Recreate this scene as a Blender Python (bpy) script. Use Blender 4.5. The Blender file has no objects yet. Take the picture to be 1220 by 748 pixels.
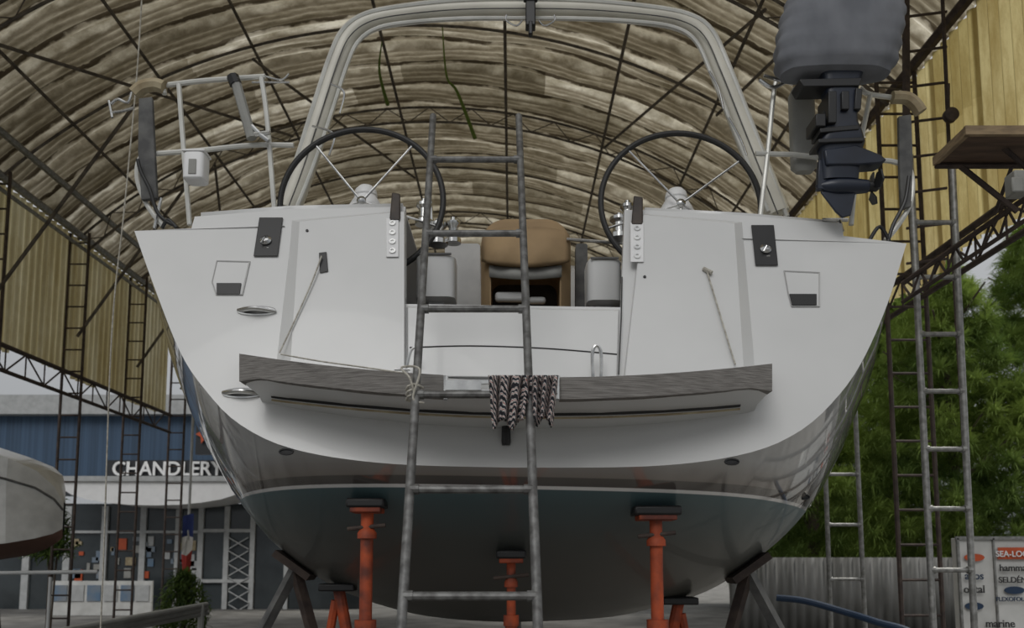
import bpy, bmesh, math, random
from mathutils import Vector, Matrix
from mathutils.bvhtree import BVHTree
random.seed(7)
R=math.radians
scene=bpy.context.scene
try:
    scene.view_settings.view_transform='Standard'
except Exception: pass
COL=scene.collection
# ---------------- camera -----------------
F=1000.0; PIT=R(6); V0=560.0; CAM=Vector((0,0,1.6))
cd=bpy.data.cameras.new("camera"); cam=bpy.data.objects.new("camera",cd); COL.objects.link(cam)
cd.sensor_width=36; cd.lens=36*F/1220; cd.shift_y=(V0-374)/1220
cam.location=CAM; cam.rotation_euler=(R(90)+PIT,0,0); scene.camera=cam
cd.clip_end=300
cd.dof.use_dof=True; cd.dof.focus_distance=4.6; cd.dof.aperture_fstop=2.8
def ray(u,v):
    a=(u-610)/F; b=(V0-v)/F
    return Vector((a, math.cos(PIT)-b*math.sin(PIT), math.sin(PIT)+b*math.cos(PIT)))
def P(u,v,y):            # survey point: sight line met with the vertical plane at distance y
    d=ray(u,v); return CAM+d*(y/d.y)
TA=.34
def T(u,v,h=0.0):        # point on the raked transom plane, h metres aft of it
    d=ray(u,v); y0=4.6-h
    t=(y0-TA*(3.39-CAM.z))/(d.y-TA*d.z)
    return CAM+d*t
# ---------------- materials -----------------
M={}
def mat(name,c,rough=.5,metal=0,c2=None,scale=6,detail=4,stretch=(1,1,1),bump=0,coat=0,transl=0,ramp=(.35,.65)):
    m=bpy.data.materials.new(name); m.use_nodes=True; nt=m.node_tree; N=nt.nodes; L=nt.links
    b=N['Principled BSDF']; b.inputs['Roughness'].default_value=rough; b.inputs['Metallic'].default_value=metal
    b.inputs['Coat Weight'].default_value=coat
    if c2 is None: c2=tuple(x*.82 for x in c)
    g=N.new('ShaderNodeNewGeometry'); mp=N.new('ShaderNodeMapping'); mp.inputs['Scale'].default_value=stretch
    n=N.new('ShaderNodeTexNoise'); n.inputs['Scale'].default_value=scale; n.inputs['Detail'].default_value=detail
    r=N.new('ShaderNodeValToRGB'); r.color_ramp.elements[0].position=ramp[0]; r.color_ramp.elements[1].position=ramp[1]
    r.color_ramp.elements[0].color=(*c2,1); r.color_ramp.elements[1].color=(*c,1)
    L.new(g.outputs['Position'],mp.inputs[0]); L.new(mp.outputs[0],n.inputs['Vector']); L.new(n.outputs[0],r.inputs[0])
    L.new(r.outputs[0],b.inputs['Base Color'])
    if bump:
        bp=N.new('ShaderNodeBump'); bp.inputs['Strength'].default_value=bump; bp.inputs['Distance'].default_value=.02
        L.new(n.outputs[0],bp.inputs['Height']); L.new(bp.outputs[0],b.inputs['Normal'])
    if transl:
        t=N.new('ShaderNodeBsdfTranslucent'); mx=N.new('ShaderNodeMixShader'); mx.inputs[0].default_value=transl
        L.new(r.outputs[0],t.inputs[0]); L.new(b.outputs[0],mx.inputs[1]); L.new(t.outputs[0],mx.inputs[2])
        L.new(mx.outputs[0],N['Material Output'].inputs[0])
    M[name]=m; return m
mat('gelcoat',(.61,.612,.605),.32,c2=(.56,.563,.557),scale=1.2,coat=.15)
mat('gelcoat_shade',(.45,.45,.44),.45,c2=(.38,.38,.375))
mat('steel',(.7,.7,.68),.22,1,c2=(.45,.45,.45),scale=12)
mat('tubewhite',(.66,.66,.62),.3,.2)
mat('archcream',(.66,.64,.56),.4,c2=(.56,.54,.47),scale=3)
mat('galv',(.2,.2,.195),.55,.5,c2=(.09,.088,.085),scale=22,bump=.1)
mat('alum',(.3,.3,.29),.5,.5,c2=(.17,.17,.16),scale=20)
mat('teak',(.24,.228,.213),.85,c2=(.135,.126,.117),scale=12,stretch=(.5,3,18),bump=.25)
mat('darkwood',(.06,.045,.035),.6,c2=(.025,.02,.018),scale=8)
mat('black',(.012,.012,.013),.45,c2=(.008,.008,.008))
mat('rubber',(.02,.02,.02),.6)
mat('navy',(.014,.02,.036),.35,c2=(.008,.011,.02))
mat('coverblue',(.2,.208,.228),.95,c2=(.13,.137,.153),scale=3.5,bump=1,stretch=(1,1,.6))
mat('tan',(.36,.25,.135),.85,c2=(.29,.2,.11),scale=4,bump=.2)
mat('beige',(.42,.36,.24),.8,c2=(.28,.22,.13),scale=9)
mat('orange',(.46,.075,.018),.65,c2=(.11,.025,.014),scale=7,bump=.15,detail=7)
mat('rust',(.07,.05,.04),.8,c2=(.035,.025,.022),scale=12)
mat('roofsteel',(.14,.12,.1),.8,c2=(.06,.05,.042),scale=6)
mat('rope',(.5,.48,.42),.9,c2=(.3,.28,.24),scale=40)
mat('greypad',(.13,.13,.125),.8,c2=(.07,.07,.07),scale=10)
mat('fender',(.3,.3,.28),.7)
mat('glass',(.02,.025,.028),.12,c2=(.05,.06,.065),scale=.7)
mat('frame',(.45,.46,.46),.5)
mat('concrete',(.17,.165,.155),.85,c2=(.09,.087,.08),scale=1.5,detail=8,bump=.2)
mat('buildblue',(.045,.09,.16),.6,c2=(.025,.055,.1),scale=3,stretch=(4,1,.04),detail=2)
mat('canopy',(.42,.43,.43),.6)
mat('signdark',(.012,.014,.018),.5)
mat('signwhite',(.75,.75,.75),.5,c2=(.7,.7,.7))
mat('boardwhite',(.6,.6,.58),.6,c2=(.48,.48,.46),scale=3)
mat('postblue',(.1,.17,.26),.5,c2=(.2,.22,.24),scale=2.2)
mat('signtext',(.02,.02,.02),.5)
mat('signred',(.5,.08,.02),.5)
mat('fence',(.13,.13,.125),.8,c2=(.06,.06,.055),scale=2.5,stretch=(1,1,.3))
mat('leaf',(.24,.33,.065),.9,c2=(.09,.15,.03),scale=.5,detail=5,transl=.4,ramp=(.36,.62))
mat('leaf2',(.1,.16,.02),.8,c2=(.03,.06,.01),scale=3,transl=.3)
mat('bark',(.06,.045,.03),.9)
mat('bluepipe',(.012,.035,.08),.6)
mat('creamhull',(.6,.6,.58),.3,coat=.3)
mat('brownhull',(.14,.075,.055),.7)
mat('plywood',(.12,.075,.05),.8,c2=(.07,.045,.03),scale=4,stretch=(1,6,1))
mat('timber',(.3,.22,.13),.8,c2=(.18,.13,.08),scale=8,stretch=(1,1,6))
mat('flagred',(.35,.03,.02),.8); mat('flagblue',(.03,.05,.2),.8)
def towel():
    m=mat('towel',(.5,.5,.48),.95); nt=m.node_tree; N=nt.nodes; L=nt.links
    g=N.new('ShaderNodeNewGeometry'); w=N.new('ShaderNodeTexWave'); w.bands_direction='DIAGONAL'
    w.inputs['Scale'].default_value=11; w.inputs['Distortion'].default_value=2.2; w.inputs['Detail'].default_value=2; w.inputs['Detail Scale'].default_value=2
    r=N.new('ShaderNodeValToRGB'); r.color_ramp.interpolation='CONSTANT'
    e=r.color_ramp.elements; e[0].color=(.015,.015,.02,1); e[1].position=.25; e[1].color=(.5,.49,.47,1)
    x=e.new(.5); x.color=(.36,.05,.035,1); x=e.new(.64); x.color=(.55,.54,.51,1); x=e.new(.87); x.color=(.02,.02,.03,1)
    L.new(g.outputs['Position'],w.inputs[0]); L.new(w.outputs[1],r.inputs[0]); L.new(r.outputs[0],N['Principled BSDF'].inputs['Base Color'])
towel()
def hullmat():
    m=bpy.data.materials.new('hullpaint'); m.use_nodes=True; nt=m.node_tree; N=nt.nodes; L=nt.links; b=N['Principled BSDF']
    g=N.new('ShaderNodeNewGeometry'); s=N.new('ShaderNodeSeparateXYZ'); L.new(g.outputs['Position'],s.inputs[0])
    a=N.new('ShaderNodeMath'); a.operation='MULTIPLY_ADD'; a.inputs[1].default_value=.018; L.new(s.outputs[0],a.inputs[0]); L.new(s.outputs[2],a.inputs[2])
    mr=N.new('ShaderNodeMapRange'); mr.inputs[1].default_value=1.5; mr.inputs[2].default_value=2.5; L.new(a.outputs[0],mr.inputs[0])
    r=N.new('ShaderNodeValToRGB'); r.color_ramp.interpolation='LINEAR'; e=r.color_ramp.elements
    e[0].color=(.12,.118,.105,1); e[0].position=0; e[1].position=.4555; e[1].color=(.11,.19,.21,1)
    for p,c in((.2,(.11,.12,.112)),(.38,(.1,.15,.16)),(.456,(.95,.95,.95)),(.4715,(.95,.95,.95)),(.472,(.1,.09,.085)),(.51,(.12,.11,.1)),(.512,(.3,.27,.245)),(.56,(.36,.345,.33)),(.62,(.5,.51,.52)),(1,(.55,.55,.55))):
        x=e.new(p); x.color=(*c,1)
    L.new(mr.outputs[0],r.inputs[0])
    n=N.new('ShaderNodeTexNoise'); n.inputs['Scale'].default_value=2.2; n.inputs['Detail'].default_value=6
    lt=N.new('ShaderNodeMath'); lt.operation='LESS_THAN'; lt.inputs[1].default_value=.455; L.new(mr.outputs[0],lt.inputs[0])
    fm=N.new('ShaderNodeMath'); fm.operation='MULTIPLY'; fm.inputs[1].default_value=.35; L.new(lt.outputs[0],fm.inputs[0])
    mx=N.new('ShaderNodeMix'); mx.data_type='RGBA'; mx.blend_type='MULTIPLY'; L.new(fm.outputs[0],mx.inputs[0])
    L.new(r.outputs[0],mx.inputs[6]); L.new(n.outputs[0],mx.inputs[7]); L.new(mx.outputs[2],b.inputs['Base Color'])
    r2=N.new('ShaderNodeMapRange'); r2.inputs[3].default_value=.07; r2.inputs[4].default_value=.35; L.new(lt.outputs[0],r2.inputs[0]); L.new(r2.outputs[0],b.inputs['Roughness'])
    r3=N.new('ShaderNodeMapRange'); r3.inputs[3].default_value=1; r3.inputs[4].default_value=.25; L.new(lt.outputs[0],r3.inputs[0]); L.new(r3.outputs[0],b.inputs['Coat Weight'])
    M['hullpaint']=m
hullmat()
def math_(N,L,op,a,b=None,c=None):
    n=N.new('ShaderNodeMath'); n.operation=op
    for i,x in enumerate((a,b,c)):
        if x is None: continue
        if isinstance(x,(int,float)): n.inputs[i].default_value=x
        else: L.new(x,n.inputs[i])
    return n.outputs[0]
def ramp_(N,L,src,stops,interp='LINEAR'):
    r=N.new('ShaderNodeValToRGB'); r.color_ramp.interpolation=interp; e=r.color_ramp.elements
    e[0].position=stops[0][0]; e[0].color=(*stops[0][1],1); e[1].position=stops[-1][0]; e[1].color=(*stops[-1][1],1)
    for p,c in stops[1:-1]:
        x=e.new(p); x.color=(*c,1)
    L.new(src,r.inputs[0]); return r.outputs[0]
def mul_(N,L,a,b,f=1.0):
    m=N.new('ShaderNodeMix'); m.data_type='RGBA'; m.blend_type='MULTIPLY'; m.inputs[0].default_value=f; L.new(a,m.inputs[6]); L.new(b,m.inputs[7]); return m.outputs[2]
def sheetmat(name,across,wd,along,ln,cols,stretch,transl,corr,wob,stain,seam_,lo=(.4,.37,.33)):
    m=bpy.data.materials.new(name); m.use_nodes=True; nt=m.node_tree; N=nt.nodes; L=nt.links; b=N['Principled BSDF']; b.inputs['Roughness'].default_value=.85
    g=N.new('ShaderNodeNewGeometry'); s=N.new('ShaderNodeSeparateXYZ'); L.new(g.outputs['Position'],s.inputs[0])
    nw=N.new('ShaderNodeTexNoise'); nw.inputs['Scale'].default_value=1.3; nw.inputs['Detail'].default_value=5; nw.inputs['Roughness'].default_value=.6; L.new(g.outputs['Position'],nw.inputs['Vector'])
    q=math_(N,L,'MULTIPLY_ADD',nw.outputs[0],wob,s.outputs[across])
    d=math_(N,L,'DIVIDE',q,wd); fl=math_(N,L,'FLOOR',d); fr=math_(N,L,'FRACT',d)
    off=math_(N,L,'MULTIPLY',fl,.37*ln); xx=math_(N,L,'ADD',s.outputs[along],off); fx=math_(N,L,'FLOOR',math_(N,L,'DIVIDE',xx,ln))
    c=N.new('ShaderNodeCombineXYZ'); L.new(fl,c.inputs[0]); L.new(fx,c.inputs[1])
    wn=N.new('ShaderNodeTexWhiteNoise'); L.new(c.outputs[0],wn.inputs['Vector'])
    base=ramp_(N,L,wn.outputs[0],cols)
    mp=N.new('ShaderNodeMapping'); mp.inputs['Scale'].default_value=stretch; L.new(g.outputs['Position'],mp.inputs[0])
    n=N.new('ShaderNodeTexNoise'); n.inputs['Scale'].default_value=1.5; n.inputs['Detail'].default_value=8; n.inputs['Roughness'].default_value=.75; L.new(mp.outputs[0],n.inputs['Vector'])
    st=ramp_(N,L,n.outputs[0],[(.36,stain),(.5,tuple((x+1)/2 for x in stain)),(.6,(1,1,1))])
    seam=ramp_(N,L,fr,seam_)
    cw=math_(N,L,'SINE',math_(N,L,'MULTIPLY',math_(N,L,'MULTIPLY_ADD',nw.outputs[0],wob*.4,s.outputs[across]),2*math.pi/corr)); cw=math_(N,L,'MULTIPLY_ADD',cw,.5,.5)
    cc=ramp_(N,L,cw,[(0,lo),(.35,tuple((x+1)/2+.05 for x in lo)),(.7,(1,1,1)),(1,(1,1,1))])  # rib shading painted into the colour: corrugation troughs darkened
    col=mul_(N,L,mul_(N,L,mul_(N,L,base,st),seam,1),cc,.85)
    L.new(col,b.inputs['Base Color'])
    t=N.new('ShaderNodeBsdfTranslucent'); ms=N.new('ShaderNodeMixShader'); ms.inputs[0].default_value=transl
    L.new(col,t.inputs[0]); L.new(b.outputs[0],ms.inputs[1]); L.new(t.outputs[0],ms.inputs[2]); L.new(ms.outputs[0],N['Material Output'].inputs[0])
    M[name]=m
sheetmat('roofsheet',1,.6,0,2.3,[(0,(.4,.365,.28)),(.3,(.55,.505,.4)),(.7,(.68,.635,.52)),(1,(.95,.91,.79))],(1.0,4.0,1.0),.47,.15,.34,(.45,.42,.36),[(0,(.12,.1,.085)),(.09,(.17,.15,.12)),(.13,(1,1,1)),(.27,(1,1,1)),(.34,(.7,.68,.64)),(.8,(.64,.62,.58)),(1,(.42,.4,.35))])  # pale band past each dark joint paints in light leaking between sheets
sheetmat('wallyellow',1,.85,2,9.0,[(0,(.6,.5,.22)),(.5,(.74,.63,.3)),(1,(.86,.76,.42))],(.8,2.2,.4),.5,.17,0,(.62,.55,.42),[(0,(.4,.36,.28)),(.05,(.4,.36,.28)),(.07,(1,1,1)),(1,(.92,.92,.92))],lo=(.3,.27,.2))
sheetmat('wallyellow_lit',1,.85,2,9.0,[(0,(.85,.76,.46)),(.5,(.95,.88,.58)),(1,(1,.95,.7))],(.8,2.2,.4),.72,.17,0,(.7,.64,.5),[(0,(.5,.45,.36)),(.04,(.5,.45,.36)),(.06,(1,1,1)),(1,(.95,.95,.95))])  # wall sheets again, colour lifted because no sun reaches the left side
# ---------------- builder -----------------
def frame(t):
    t=t.normalized(); a=Vector((0,0,1)) if abs(t.z)<.9 else Vector((0,1,0))
    n=t.cross(a).normalized(); return n,t.cross(n).normalized()
class G:
    def __init__(s): s.v=[];s.f=[];s.m=[]
    def add(s,vs,fs,mi=0):
        o=len(s.v); s.v+= [Vector(x) for x in vs]; s.f+=[tuple(i+o for i in f) for f in fs]; s.m+=[mi]*len(fs); return s
    def tube(s,pts,r,n=8,closed=False,mi=0):
        pts=[Vector(p) for p in pts]; k=len(pts); rs=r if isinstance(r,(list,tuple)) else [r]*k
        vs=[];fs=[];pn=None
        for i,p in enumerate(pts):
            if closed: t=(pts[(i+1)%k]-pts[i-1])
            else: t=(pts[min(i+1,k-1)]-pts[max(i-1,0)])
            t.normalize()
            if pn is None: a=frame(t)[0]
            else: a=(pn-t*pn.dot(t)).normalized()
            pn=a; b=t.cross(a)
            for j in range(n):
                q=2*math.pi*j/n; vs.append(p+a*math.cos(q)*rs[i]+b*math.sin(q)*rs[i])
        m=k if closed else k-1
        for i in range(m):
            for j in range(n):
                a0=i*n+j;a1=i*n+(j+1)%n;b0=((i+1)%k)*n+j;b1=((i+1)%k)*n+(j+1)%n
                fs.append((a0,a1,b1,b0))
        if not closed: fs.append(tuple(range(n-1,-1,-1))); fs.append(tuple((k-1)*n+j for j in range(n)))
        return s.add(vs,fs,mi)
    def box(s,c,sz,mi=0,rot=None):
        c=Vector(c); h=Vector(sz)/2; vs=[]
        for x in(-1,1):
            for y in(-1,1):
                for z in(-1,1):
                    q=Vector((x*h.x,y*h.y,z*h.z)); 
                    if rot is not None: q=rot@q
                    vs.append(c+q)
        return s.add(vs,[(0,1,3,2),(4,6,7,5),(0,4,5,1),(2,3,7,6),(0,2,6,4),(1,5,7,3)],mi)
    def prism(s,a,off=None,b=None,mi=0):
        a=[Vector(x) for x in a]; n=len(a); b=[x+Vector(off) for x in a] if b is None else [Vector(x) for x in b]
        fs=[tuple(range(n)),tuple(range(2*n-1,n-1,-1))]+[(i,n+i,n+(i+1)%n,(i+1)%n) for i in range(n)]
        return s.add(a+b,fs,mi)
    def ring(s,outer,inner,off,mi=0):
        n=len(outer); o=[Vector(x) for x in outer]; i_=[Vector(x) for x in inner]; off=Vector(off)
        vs=o+i_+[x+off for x in o]+[x+off for x in i_]; fs=[]
        for k in range(n):
            l=(k+1)%n; fs+=[(k,l,n+l,n+k),(2*n+k,3*n+k,3*n+l,2*n+l),(k,2*n+k,2*n+l,l),(n+k,n+l,3*n+l,3*n+k)]
        return s.add(vs,fs,mi)
    def lathe(s,prof,o,ax=(0,0,1),n=20,mi=0):
        o=Vector(o); ax=Vector(ax).normalized(); a,b=frame(ax); vs=[];fs=[];k=len(prof)
        for r,h in prof:
            for j in range(n):
                q=2*math.pi*j/n; vs.append(o+ax*h+(a*math.cos(q)+b*math.sin(q))*max(r,.0005))
        for i in range(k-1):
            for j in range(n): fs.append((i*n+j,i*n+(j+1)%n,(i+1)*n+(j+1)%n,(i+1)*n+j))
        fs.append(tuple(range(n))); fs.append(tuple((k-1)*n+j for j in range(n)))
        return s.add(vs,fs,mi)
    def loft(s,secs,n=24,mi=0,jit=0):
        vs=[];fs=[];k=len(secs)
        for (cx,cy,z,rx,ry,pw) in secs:
            for j in range(n):
                q=2*math.pi*j/n; c=math.cos(q); d=math.sin(q)
                w=1+jit*math.sin(q*5+z*9)+jit*.7*math.sin(q*9-z*15)
                vs.append((cx+rx*w*math.copysign(abs(c)**(2/pw),c),cy+ry*w*math.copysign(abs(d)**(2/pw),d),z))
        for i in range(k-1):
            for j in range(n): fs.append((i*n+j,i*n+(j+1)%n,(i+1)*n+(j+1)%n,(i+1)*n+j))
        fs.append(tuple(range(n))); fs.append(tuple((k-1)*n+j for j in range(n)))
        return s.add(vs,fs,mi)
    def grid(s,rows,mi=0):
        n=len(rows[0]); vs=[p for r in rows for p in r]; fs=[]
        for i in range(len(rows)-1):
            for j in range(n-1): fs.append((i*n+j,i*n+j+1,(i+1)*n+j+1,(i+1)*n+j))
        return s.add(vs,fs,mi)
    def obj(s,name,mats,parent=None,label=None,cat=None,kind=None,group=None,ang=35,bevel=0,solid=0,recalc=True):
        me=bpy.data.meshes.new(name)
        lo=Vector((min(v.x for v in s.v),min(v.y for v in s.v),min(v.z for v in s.v))); hi=Vector((max(v.x for v in s.v),max(v.y for v in s.v),max(v.z for v in s.v)))
        c=Vector(((lo.x+hi.x)/2,(lo.y+hi.y)/2,lo.z))
        me.from_pydata([v-c for v in s.v],[],s.f)
        for m in (mats if isinstance(mats,(list,tuple)) else [mats]): me.materials.append(M[m])
        for p,mi in zip(me.polygons,s.m): p.material_index=mi; p.use_smooth=True
        if recalc:
            bm=bmesh.new(); bm.from_mesh(me); bmesh.ops.recalc_face_normals(bm,faces=bm.faces); bm.to_mesh(me); bm.free()
        me.set_sharp_from_angle(angle=R(ang))
        o=bpy.data.objects.new(name,me); o.location=c; COL.objects.link(o)
        if bevel:
            b=o.modifiers.new('bevel','BEVEL'); b.width=bevel; b.segments=2; b.limit_method='ANGLE'; b.angle_limit=R(40)
        if solid:
            b=o.modifiers.new('solid','SOLIDIFY'); b.thickness=solid; b.offset=0
        if parent is not None: setpar(o,parent)
        tag(o,label,cat,kind,group); return o
def tag(o,label=None,cat=None,kind=None,group=None):
    if label:o["label"]=label
    if cat:o["category"]=cat
    if kind:o["kind"]=kind
    if group:o["group"]=group
WP={}
def wpos(o):
    p=o.location.copy()
    return WP.get(o.name,p)
def setpar(o,p):
    w=o.location.copy(); WP[o.name]=w
    o.parent=p; o.location=w-wpos(p)
def root(name,loc,label,cat,group=None):
    e=bpy.data.objects.new(name,None); e.location=loc; e.empty_display_size=.2; COL.objects.link(e); tag(e,label,cat,None,group); WP[e.name]=Vector(loc); return e
def smooth(pts,k=6):
    pts=[Vector(p) for p in pts]; out=[]
    for i in range(len(pts)-1):
        p0=pts[max(i-1,0)];p1=pts[i];p2=pts[i+1];p3=pts[min(i+2,len(pts)-1)]
        for j in range(k):
            t=j/k; out.append(.5*((2*p1)+(p2-p0)*t+(2*p0-5*p1+4*p2-p3)*t*t+(3*p1-p0-3*p2+p3)*t**3))
    out.append(pts[-1]); return out
def resample(pts,n):
    d=[0]
    for a,b in zip(pts,pts[1:]): d.append(d[-1]+(b-a).length)
    out=[];L=d[-1];j=0
    for i in range(n):
        t=L*i/(n-1)
        while j<len(d)-2 and d[j+1]<t: j+=1
        s=(t-d[j])/max(d[j+1]-d[j],1e-9); out.append(pts[j].lerp(pts[j+1],min(max(s,0),1)))
    return out
def text(body,loc,h,matn,parent,name="lettering",rz=0,label=None,ext=.004,width=None,bold=False):
    c=bpy.data.curves.new(name,'FONT'); c.body=body; c.size=h*1.38; c.extrude=ext; c.align_x='CENTER'; c.offset=.02*h if bold else 0
    o=bpy.data.objects.new("tmp_text",c); COL.objects.link(o); bpy.context.view_layer.update()
    me=bpy.data.meshes.new_from_object(o.evaluated_get(bpy.context.evaluated_depsgraph_get()))
    COL.objects.unlink(o); bpy.data.objects.remove(o)
    xs=[v.co.x for v in me.vertices]; sx=1
    if width: sx=width/(max(xs)-min(xs))
    rot=Matrix.Rotation(R(rz),4,'Z')@Matrix.Rotation(R(90),4,'X')@Matrix.Diagonal((sx,1,1,1))
    me.transform(rot); me.materials.clear(); me.materials.append(M[matn])
    o=bpy.data.objects.new(name,me); o.location=loc; COL.objects.link(o)
    if parent is not None: setpar(o,parent)
    if label:o["label"]=label
    return o
# ================= SETTING =================
XL,XR=-7.3,4.5; CX=(XL+XR)/2; HW=(XR-XL)/2; ZS=6.95; RISE=2.35
R0=(HW*HW+RISE*RISE)/(2*RISE); ZC=ZS+RISE-R0; AM=math.asin(HW/R0)
Y0,Y1=3.2,26
def arch(t,dz=0):
    a=AM*(1-2*t/math.pi); return CX+(R0+dz)*math.sin(a), ZC+(R0+dz)*math.cos(a)
g=G(); rows=[]; NT=64
y=Y0; rr_=random.Random(3); sag=[rr_.random() for _ in range(4000)]
while y<=Y1:
    row=[]; sh=y/.6; si=int(sh)
    for i in range(NT+1):
        t=math.pi*(1-i/NT); seg=(i+si*5)//12
        d=.022*math.cos(2*math.pi*y/.15)+.08*(sh%1)+.08*sag[(si*37+seg*11)%4000]*math.sin(((i+si*5)%12)/12*math.pi)
        x,z=arch(t,d); row.append((x,y,z))
    rows.append(row); y+=.0345
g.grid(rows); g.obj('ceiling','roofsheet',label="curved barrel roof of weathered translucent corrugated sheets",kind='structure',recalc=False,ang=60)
def corrwall(name,x,y0,y1,z0,z1,lab,mt):
    g=G(); n=int((y1-y0)/.0283); a=[];b=[]
    for i in range(n):
        y=y0+i*.0283; d=.03*math.cos(2*math.pi*y/.17)
        zz=z0+.05*math.sin(int(y/.85)*2.3)
        a.append((x+d,y,zz));b.append((x+d,y,z1))
    g.grid([a,b]); g.obj(name,mt,label=lab,kind='structure',recalc=False,ang=60)
corrwall('wall_left',XL,Y0,17.5,4.6,ZS,"pale yellow corrugated side cladding hanging under the eaves",'wallyellow_lit')
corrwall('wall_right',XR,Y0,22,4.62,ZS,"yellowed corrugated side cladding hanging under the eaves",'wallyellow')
g=G(); g.box((0,25,-.05),(120,80,.1)); g.obj('floor','concrete',label="worn grey concrete yard",kind='structure')
for k,y in enumerate([4.2,6.6,9.0,11.3,13.5,15.7,17.8,20.0,22.3,24.6]):
    g=G(); N=36; o=[];i_=[]
    for i in range(N+1):
        t=math.pi*i/N; x,z=arch(t,-.1); o.append((x,y,z)); x,z=arch(t,-.36); i_.append((x,y,z))
    g.tube(o,.02,6); 
    if k%2==0:
        g.tube(i_,.02,6)
        for i in range(0,N,2): g.tube([o[i],i_[i+1]],.009,5); g.tube([i_[i+1],o[i+2]],.009,5)
    g.obj('roof_truss','roofsteel',label="dark curved lattice steel truss under the barrel roof" if k%2==0 else "dark curved steel rib under the barrel roof",cat="roof truss",group="curved roof trusses")
for x in [-6.2,-5.0,-3.7,-1.9,-.1,1.55,2.9,3.75]:
    z=ZC+math.sqrt(R0*R0-(x-CX)**2)-.13; g=G()
    g.tube([(x,Y0,z),(x,12,z),(x,Y1,z)],.024,6)
    g.obj('roof_purlin','roofsteel',label="long dark steel purlin running under the roof sheets",cat="roof beam",group="roof purlins")
def rz(x): return ZC+math.sqrt(R0*R0-(x-CX)**2)-.3
for (xa,ya,xb,yb) in ((-6.2,9,-3.7,13.5),(-3.7,11.3,-1.9,15.7),(2.9,9,1.55,13.5),(3.75,6.6,2.9,11.3),(-5.0,13.5,-6.2,17.8)):
    g=G(); g.tube([(xa,ya,rz(xa)),(xb,yb,rz(xb))],.022,6)
    g.obj('roof_strut','roofsteel',label="diagonal steel strut crossing between roof trusses",cat="strut",group="diagonal roof struts")
def girder(x,y0,y1,z,lab):
    g=G(); g.tube([(x,y0,z),(x,y1,z)],.035,6); g.tube([(x,y0,z-.36),(x,y1,z-.36)],.03,6)
    y=y0;n=0
    while y+.5<y1: g.tube([(x,y,z-.36*(n%2)),(x,y+.5,z-.36*((n+1)%2))],.014,5); g.tube([(x,y,z),(x,y,z-.36)],.012,5); y+=.5;n+=1
    g.obj('eaves_girder','rust',label=lab,cat="girder")
girder(XL+.1,Y0,17.5,4.6,"rusty lattice girder along the foot of the cladding")
girder(XR-.1,Y0,22,4.75,"rusty lattice girder along the foot of the cladding")
g=G(); g.tube([(XL+.12,Y0,ZS),(XL+.12,Y1,ZS)],.06,6); g.tube([(XL+.2,Y0,ZS-.25),(XL+.2,Y1,ZS-.25)],.03,6); g.tube([(XL+.5,Y0,ZS+.3),(XL+.5,Y1,ZS+.3)],.05,6); g.obj('eaves_beam','alum',label="grey steel tube beam along the eaves",cat="beam")
g=G(); g.tube([(XR-.12,Y0,ZS),(XR-.12,Y1,ZS)],.06,6); g.obj('eaves_beam','rust',label="grey steel tube beam along the eaves",cat="beam")
def column(x,y,w,label,z1=ZS):
    r=root('lattice_column',(x,y,0),label,"steel column","lattice columns")
    for s in(-1,1):
        g=G(); px=x+s*w/2; g.tube([(px,y,0),(px,y,z1)],.026,6); g.obj('upright','rust',r)
    g=G(); z=.3
    while z<z1:
        g.tube([(x-w/2,y,z),(x+w/2,y,z)],.015,5); z+=.36
    g.obj('rung_lattice','rust',r)
for y in (11.2,13.4,15.6,17.7): column(XL+.15,y,.32,"rusty lattice steel column holding up the roof edge")
column(XR-.3,8.7,.42,"rusty lattice steel column beside the ladder",z1=6.9)
for y in (11.2,13.4,15.6,17.7):
    g=G(); g.tube([(XL+.2,y,5.2),(XL+2.0,y,ZS+1.0)],.025,6)
    g.obj('roof_brace','roofsteel',label="thin diagonal steel brace from column to truss",cat="brace",group="roof braces")
# ================= SAILBOAT =================
boat=root('sailboat',(0.05,9,0),"white cruising yacht on stands seen from its open stern","sailboat")
NP=40
LT=[(160,275),(185,345),(215,420),(245,465),(285,505),(350,535),(460,552),(610,557)]
RT=[(1080,290),(1058,360),(1030,425),(1000,470),(955,512),(890,540),(780,555),(610,557)]
LTp=resample(smooth([T(*p) for p in LT]),NP); RTp=resample(smooth([T(*p) for p in RT]),NP)
L6=[Vector((-2.36,6,3.5)),Vector((-2.38,6,3.1))]+[P(u,v,6) for u,v in [(222,460),(240,510),(262,555),(290,602),(330,650),(400,700),(480,728),(545,738),(610,741)]]
R6=[Vector((2.42,6,3.42)),Vector((2.44,6,3.02))]+[P(u,v,6) for u,v in [(1020,475),(1003,520),(985,565),(958,612),(915,655),(845,703),(755,730),(690,738),(610,741)]]
L6=resample(smooth(L6),NP); R6=resample(smooth(R6),NP)
def station(A,B,s):
    w=1-(1-s)**1.25
    out=[]
    for a,b in zip(A,B):
        out.append(Vector((a.x+(b.x-a.x)*(w if s<1 else 1), a.y+(b.y-a.y)*s, a.z+(b.z-a.z)*w)))
    return out
rows=[]
for s in [0,.04,.1,.18,.27,.37,.48,.6,.73,.86,1]:
    l=station(LTp,L6,s); r=station(RTp,R6,s); rows.append(l+r[::-1][1:])
base=rows[-1]
for y,wx,lift,sz in [(7,1.0,-.04,0),(8.5,.98,-.05,.02),(10,.93,0,.05),(11.5,.83,.08,.1),(13,.67,.2,.16),(14.3,.47,.4,.22),(15.4,.24,.65,.3),(16.2,.03,1.0,.38)]:
    zt=3.45; row=[]
    for p in base:
        k=(zt-p.z)/(zt-1.15); row.append(Vector((.05+(p.x-.05)*wx,y,p.z+sz*(1-k)+lift*k)))
    rows.append(row)
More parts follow.
